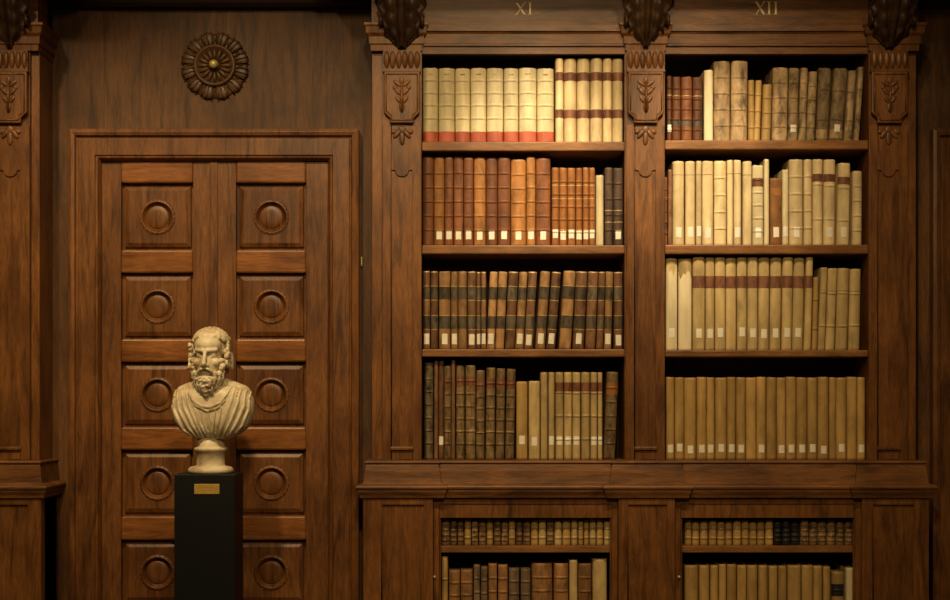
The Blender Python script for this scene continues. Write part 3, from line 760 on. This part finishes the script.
bc = Vector((X(210.3, -.29), -.29, 0)); EZ = Z(354, -.30)     # eye line
bust = empty('bust', (X(210, -.30), -.30, pz), label='aged marble bust of a bearded man in draped tunic, on the black pedestal', cat='bust')
def H3(x, y, z, turn=-.06):                          # head space -> world (turned a little)
    c, s = math.cos(turn), math.sin(turn)
    return (bc.x + x * c - y * s, bc.y + x * s + y * c, EZ + z)
BX = X(212, -.29)
def T3(x, y, z): return (BX + x, bc.y + y, EZ + z)
B = MB()
def he(m, c, r, rot=None, u=20, w=14): m.ell(H3(*c), r, rot, u, w)
def cap(m, a, b, ra, rb, n=8, f=None):
    f = f or H3
    for i in range(n + 1):
        t_ = i / n
        r = ra + (rb - ra) * t_
        m.ell(f(*(a[k] + (b[k] - a[k]) * t_ for k in range(3))), (r, r, r), None, 12, 8)
he(B, (0, .028, .030), (.080, .104, .084)); he(B, (0, -.026, -.045), (.064, .070, .088)); he(B, (0, -.045, .04), (.066, .058, .050))
cap(B, (-.046, -.080, .017), (-.012, -.096, .013), .011, .012); cap(B, (.046, -.080, .017), (.012, -.096, .013), .011, .012)
cap(B, (0, -.098, .012), (0, -.128, -.050), .009, .0125); he(B, (0, -.124, -.055), (.013, .014, .011)); he(B, (-.013, -.110, -.057), (.010, .012, .009)); he(B, (.013, -.110, -.057), (.010, .012, .009))
for s in (-1, 1):
    he(B, (s * .031, -.075, -.005), (.016, .014, .013)); cap(B, (s * .019, -.090, .001), (s * .044, -.080, .001), .004, .004); cap(B, (s * .019, -.088, -.014), (s * .044, -.079, -.014), .0035, .0035)
    he(B, (s * .042, -.066, -.042), (.024, .024, .022)); he(B, (s * .083, .012, -.012), (.012, .022, .034))
cap(B, (-.022, -.098, -.086), (.022, -.098, -.086), .006, .006); cap(B, (-.016, -.094, -.099), (.016, -.094, -.099), .007, .007); he(B, (0, -.085, -.125), (.03, .024, .024))
cap(B, (0, .03, -.06), (0, .035, -.24), .060, .072, 8)
# chest, cut to a rounded shape
def WW_(z):
    W = .198 * (max(.02, 1 - (abs(z + .262) / .150) ** 2.2) ** (1 / 2.4) if z < -.262 else max(.02, 1 - ((z + .262) / .118) ** 3.6) ** (1 / 2.4))
    return max(W, .055) if z < -.38 else W
def chest(x, z, cy=.035):                            # front surface depth at (x,z)
    u = abs(x) / .198; v = (z + .262) / (.150 if z < -.262 else .118)
    k = 1 - u ** 2.4 - abs(v) ** 2.2
    return cy - .115 * max(0, k) ** .5
def shellgrid(m, grow=0):
    N = 28; vs = []; fs = []
    rings = []
    for i in range(N + 1):
        z = -.412 + (.27) * i / N
        W = WW_(z) + grow
        ring = []
        for j in range(36):
            a = 2 * PI * j / 36; c, s = math.cos(a), math.sin(a)
            x = W * math.copysign(abs(c) ** .85, c); dpt = (.105 * (W / .198) ** .7 + grow)
            ring.append(T3(x, .035 + dpt * math.copysign(abs(s) ** .9, s), z))
        rings.append(ring)
    vs = [p for r in rings for p in r]
    for i in range(N):
        for j in range(36):
            k = (j + 1) % 36; fs.append((i * 36 + j, i * 36 + k, (i + 1) * 36 + k, (i + 1) * 36 + j))
    fs.append(tuple(range(36))); fs.append(tuple(range(N * 36, N * 36 + 36)))
    m.add(vs, fs)
shellgrid(B)
for s in (-1, 1): cap(B, (s * .05, .035, -.165), (s * .135, .035, -.195), .052, .050, 8, T3)
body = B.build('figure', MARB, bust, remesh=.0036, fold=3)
# hair
Hh = MB(); rg = random.Random(5)
def sk(th, ph, k=1.0):                               # on the skull : th around from the face, ph up
    return (math.sin(th) * math.cos(ph) * .086 * k, .026 - math.cos(th) * math.cos(ph) * .108 * k, .034 + math.sin(ph) * .086 * k)
for th0 in range(0, 360, 12):                        # short locks combed from the crown
    for ph0 in (.35, .62, .9, 1.2):
        if ph0 > 1 and th0 % 24: continue
        th = math.radians(th0 + rg.uniform(-5, 5)); front = math.cos(th) > .55
        if front and ph0 < .5: continue
        pts = []
        for i in range(6):
            t_ = i / 5
            pts.append(H3(*sk(th + .10 * math.sin(t_ * 5 + ph0 * 9), ph0 + .22 - t_ * .34, 1.0 + .03 * math.sin(t_ * PI))))
        Hh.tube(pts, [.005, .009, .010, .010, .008, .005], 8)
for i in range(17):                                  # rolled fringe
    th = math.radians(-64 + 8 * i)
    c = sk(th, .56 + .07 * math.sin(i * 2.3), 1.02)
    Hh.ell(H3(*c), (.013, .012, .012 + .003 * (i % 2)), None, 10, 8)
for s in (-1, 1):                                    # bunches of curls at the temples and over the ears
    for k in range(26):
        z = .045 - .105 * (k / 25); yy_ = rg.uniform(-.045, .05)
        x = s * (.085 + rg.uniform(-.006, .008) + (.004 if z < 0 else 0))
        r = rg.uniform(.011, .016)
        ctr = (x, yy_, z); pts = []
        for q in range(10):
            a = q / 9 * PI * 2.4; rr_ = r * (1 - .6 * q / 9)
            pts.append(H3(ctr[0] + s * .003 * q / 9, ctr[1] + rr_ * math.cos(a), ctr[2] + rr_ * math.sin(a)))
        Hh.tube(pts, .0058, 6)
        Hh.ell(H3(ctr[0] - s * .006, ctr[1], ctr[2]), (.010, r, r), None, 8, 6)
for k in range(130):                                 # close curls over the cap of the head
    th = rg.uniform(-PI, PI); ph = math.asin(rg.uniform(.45, 1))
    if math.cos(th) > .5 and ph < .62: continue
    Hh.ell(H3(*sk(th, ph, 1.035)), (.0125, .0125, .0125), None, 8, 6)
for k in range(40):                                  # nape
    Hh.ell(H3(rg.uniform(-.08, .08), .10 + rg.uniform(-.02, .02), rg.uniform(-.08, .03)), (.016, .014, .018), None, 8, 6)
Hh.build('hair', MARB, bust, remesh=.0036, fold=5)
Bd = MB()
for s in (-1, 1):                                    # moustache
    Bd.tube([H3(0, -.116, -.070), H3(s * .016, -.114, -.074), H3(s * .032, -.102, -.086), H3(s * .042, -.088, -.104)], [.005, .008, .008, .004], 8)
for tier, (z0, n, wdt, dep_, r0) in enumerate(((-.050, 4, .071, .0, .012), (-.078, 6, .073, .0, .013), (-.104, 9, .070, .0, .014), (-.128, 9, .064, .004, .015), (-.150, 8, .054, .010, .015), (-.172, 7, .044, .018, .015), (-.192, 5, .032, .026, .013))):
    for i in range(n):
        f = (-1 + 2 * i / (n - 1)) if n > 1 else 0
        if tier < 2: f = math.copysign(.80 + .20 * abs(f), f)
        an = f * 1.25
        x = wdt * math.sin(an) / math.sin(1.25); y = -.022 - (.088 - dep_) * math.cos(an * .95) + .012
        if tier == 2 and abs(f) < .3: continue
        z = z0 + .018 * abs(f) + rg.uniform(-.005, .005)
        pts = []; r = r0 * rg.uniform(.85, 1.15); sg = 1 if f > 0 else -1
        for q in range(12):
            a = -PI / 2 + sg * q / 11 * PI * 2.2; rr_ = r * (1 - .65 * q / 11)
            pts.append(H3(x + rr_ * math.cos(a), y - .010 + .0045 * math.cos(q * .9), z + rr_ * math.sin(a)))
        Bd.tube(pts, .0052, 6)
        Bd.ell(H3(x * .97, y + .004, z), (r * 1.1, .016, r * 1.15), None, 10, 8)
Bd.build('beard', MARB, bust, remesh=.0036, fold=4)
# drapery folds running over the chest
Dr = MB()
def fold(pts, r):
    P = []
    n = len(pts)
    for i in range(n - 1):
        for k in range(6):
            t_ = k / 6; x = pts[i][0] + (pts[i + 1][0] - pts[i][0]) * t_; z = pts[i][1] + (pts[i + 1][1] - pts[i][1]) * t_
            P.append((x, z))
    P.append(pts[-1])
    rr_ = [r * (.45 + .55 * math.sin(PI * (.12 + .76 * i / (len(P) - 1)))) for i in range(len(P))]
    Q = []
    for x, z in P:
        W = WW_(z)
        dpt = .105 * (W / .198) ** .7; c = max(-1, min(1, x / max(W, .01)))
        y = .035 - dpt * (max(0, 1 - abs(c) ** (2 / .85))) ** .45
        Q.append(T3(x, y - .002, z))
    Dr.tube(Q, rr_, 8)
def px2(px_, py_): return ((px_ - 212) / 208.6, (353 - py_) / 208.6)
for pts, r in [
    ([(175, 389), (175, 408), (184, 428), (195, 436)], .010), ([(178, 390), (181, 408), (190, 426), (199, 437)], .009), ([(183, 387), (187, 406), (195, 424), (203, 438)], .010), ([(187, 386), (191, 402), (198, 420), (205, 437)], .008),
    ([(172, 404), (178, 420), (188, 433)], .008),
    ([(189, 387), (195, 398), (204, 405), (213, 406), (222, 402), (229, 393), (232, 386)], .009), ([(192, 394), (199, 405), (210, 410), (220, 407), (228, 399)], .006),
    ([(198, 407), (202, 421), (209, 437)], .007), ([(204, 410), (207, 423), (211, 437)], .006), ([(211, 411), (212, 424), (213, 438)], .007), ([(218, 409), (216, 423), (214, 438)], .006), ([(224, 406), (221, 420), (217, 437)], .007),
    ([(236, 386), (233, 400), (227, 418), (219, 437)], .011), ([(242, 387), (239, 403), (232, 421), (224, 436)], .009), ([(246, 387), (245, 405), (238, 422), (230, 434)], .010), ([(250, 391), (249, 409), (243, 424), (236, 432)], .009), ([(239, 386), (236, 402), (229, 420), (221, 437)], .006)]:
    fold([px2(*p) for p in pts], r)
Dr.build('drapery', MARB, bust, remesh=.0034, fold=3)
# socle
sx, sy = X(209.5, -.29), -.29 + .035
def zp(p): return Z(p, -.29)
S = MB(); S.lathe([(0, zp(434)), (.066, zp(434)), (.065, zp(446)), (.069, zp(447)), (.079, zp(448)), (.080, zp(449.5)), (.077, zp(451)), (.068, zp(452)), (.067, zp(465)), (.072, zp(466.2)), (.096, zp(467)), (.107, zp(469)), (.109, zp(471.5)), (.102, zp(473.6)), (.098, pz), (0, pz)], (sx, sy, 0), 'z', 40)
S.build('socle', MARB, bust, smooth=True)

# ------------------------------------------------------------------ light
def spot(name, loc, target, power, size, blend, rad=.06, col=(1, .735, .385)):
    l = bpy.data.lights.new(name, 'SPOT'); l.energy = power; l.spot_size = math.radians(size); l.spot_blend = blend; l.shadow_soft_size = rad; l.color = col
    o = bpy.data.objects.new(name, l); COL.objects.link(o); o.location = loc
    o.rotation_euler = (Vector(target) - Vector(loc)).to_track_quat('-Z', 'Y').to_euler(); return o
spot('bay_lamp', (X(530), -2.4, 4.5), (X(525), .05, Z(285)), 190, 62, 1, .1)
spot('bay_lamp', (X(725), -2.4, 4.5), (X(740), .05, Z(285)), 190, 62, 1, .1)
spot('accent_lamp', (X(548), -1.9, 4.35), (X(540), .05, Z(165)), 430, 25, 1, .08, (1, .83, .57))
spot('accent_lamp', (X(700), -1.9, 4.35), (X(706), .05, Z(178)), 340, 26, 1, .08, (1, .83, .57))
spot('door_lamp', (X(200), -2.5, 4.5), (X(235), .2, Z(360)), 350, 62, 1, .1)
spot('bust_lamp', (X(120), -2.4, 4.4), (X(211), -.3, Z(390, -.3)), 95, 13, 1, .05, (1, .79, .50))
spot('bookcase_lamp', (X(-30), -2.2, 4.4), (X(0), 0, Z(270)), 190, 56, 1, .1)
spot('room_fill', (X(480), -6.0, 4.6), (X(480), 0, 1.2), 440, 66, 1, .25)  # added fill from the camera side, lifts the lower shelves and recesses
wd = bpy.data.worlds.new('dim room'); scn.world = wd; wd.use_nodes = True
wd.node_tree.nodes['Background'].inputs[0].default_value = (1, .66, .34, 1); wd.node_tree.nodes['Background'].inputs[1].default_value = .06

# ------------------------------------------------------------------ camera
c = bpy.data.cameras.new('camera'); co = bpy.data.objects.new('camera', c); COL.objects.link(co)
co.location = (0, -CD, EYE); co.rotation_euler = (PI / 2, 0, 0)
c.sensor_width = 36; c.lens = 36 * FPX / 950; c.shift_y = 100 / 950
scn.camera = co
scn.view_settings.view_transform = 'Standard'; scn.view_settings.look = 'None'; scn.view_settings.gamma = 1; scn.view_settings.exposure = 0
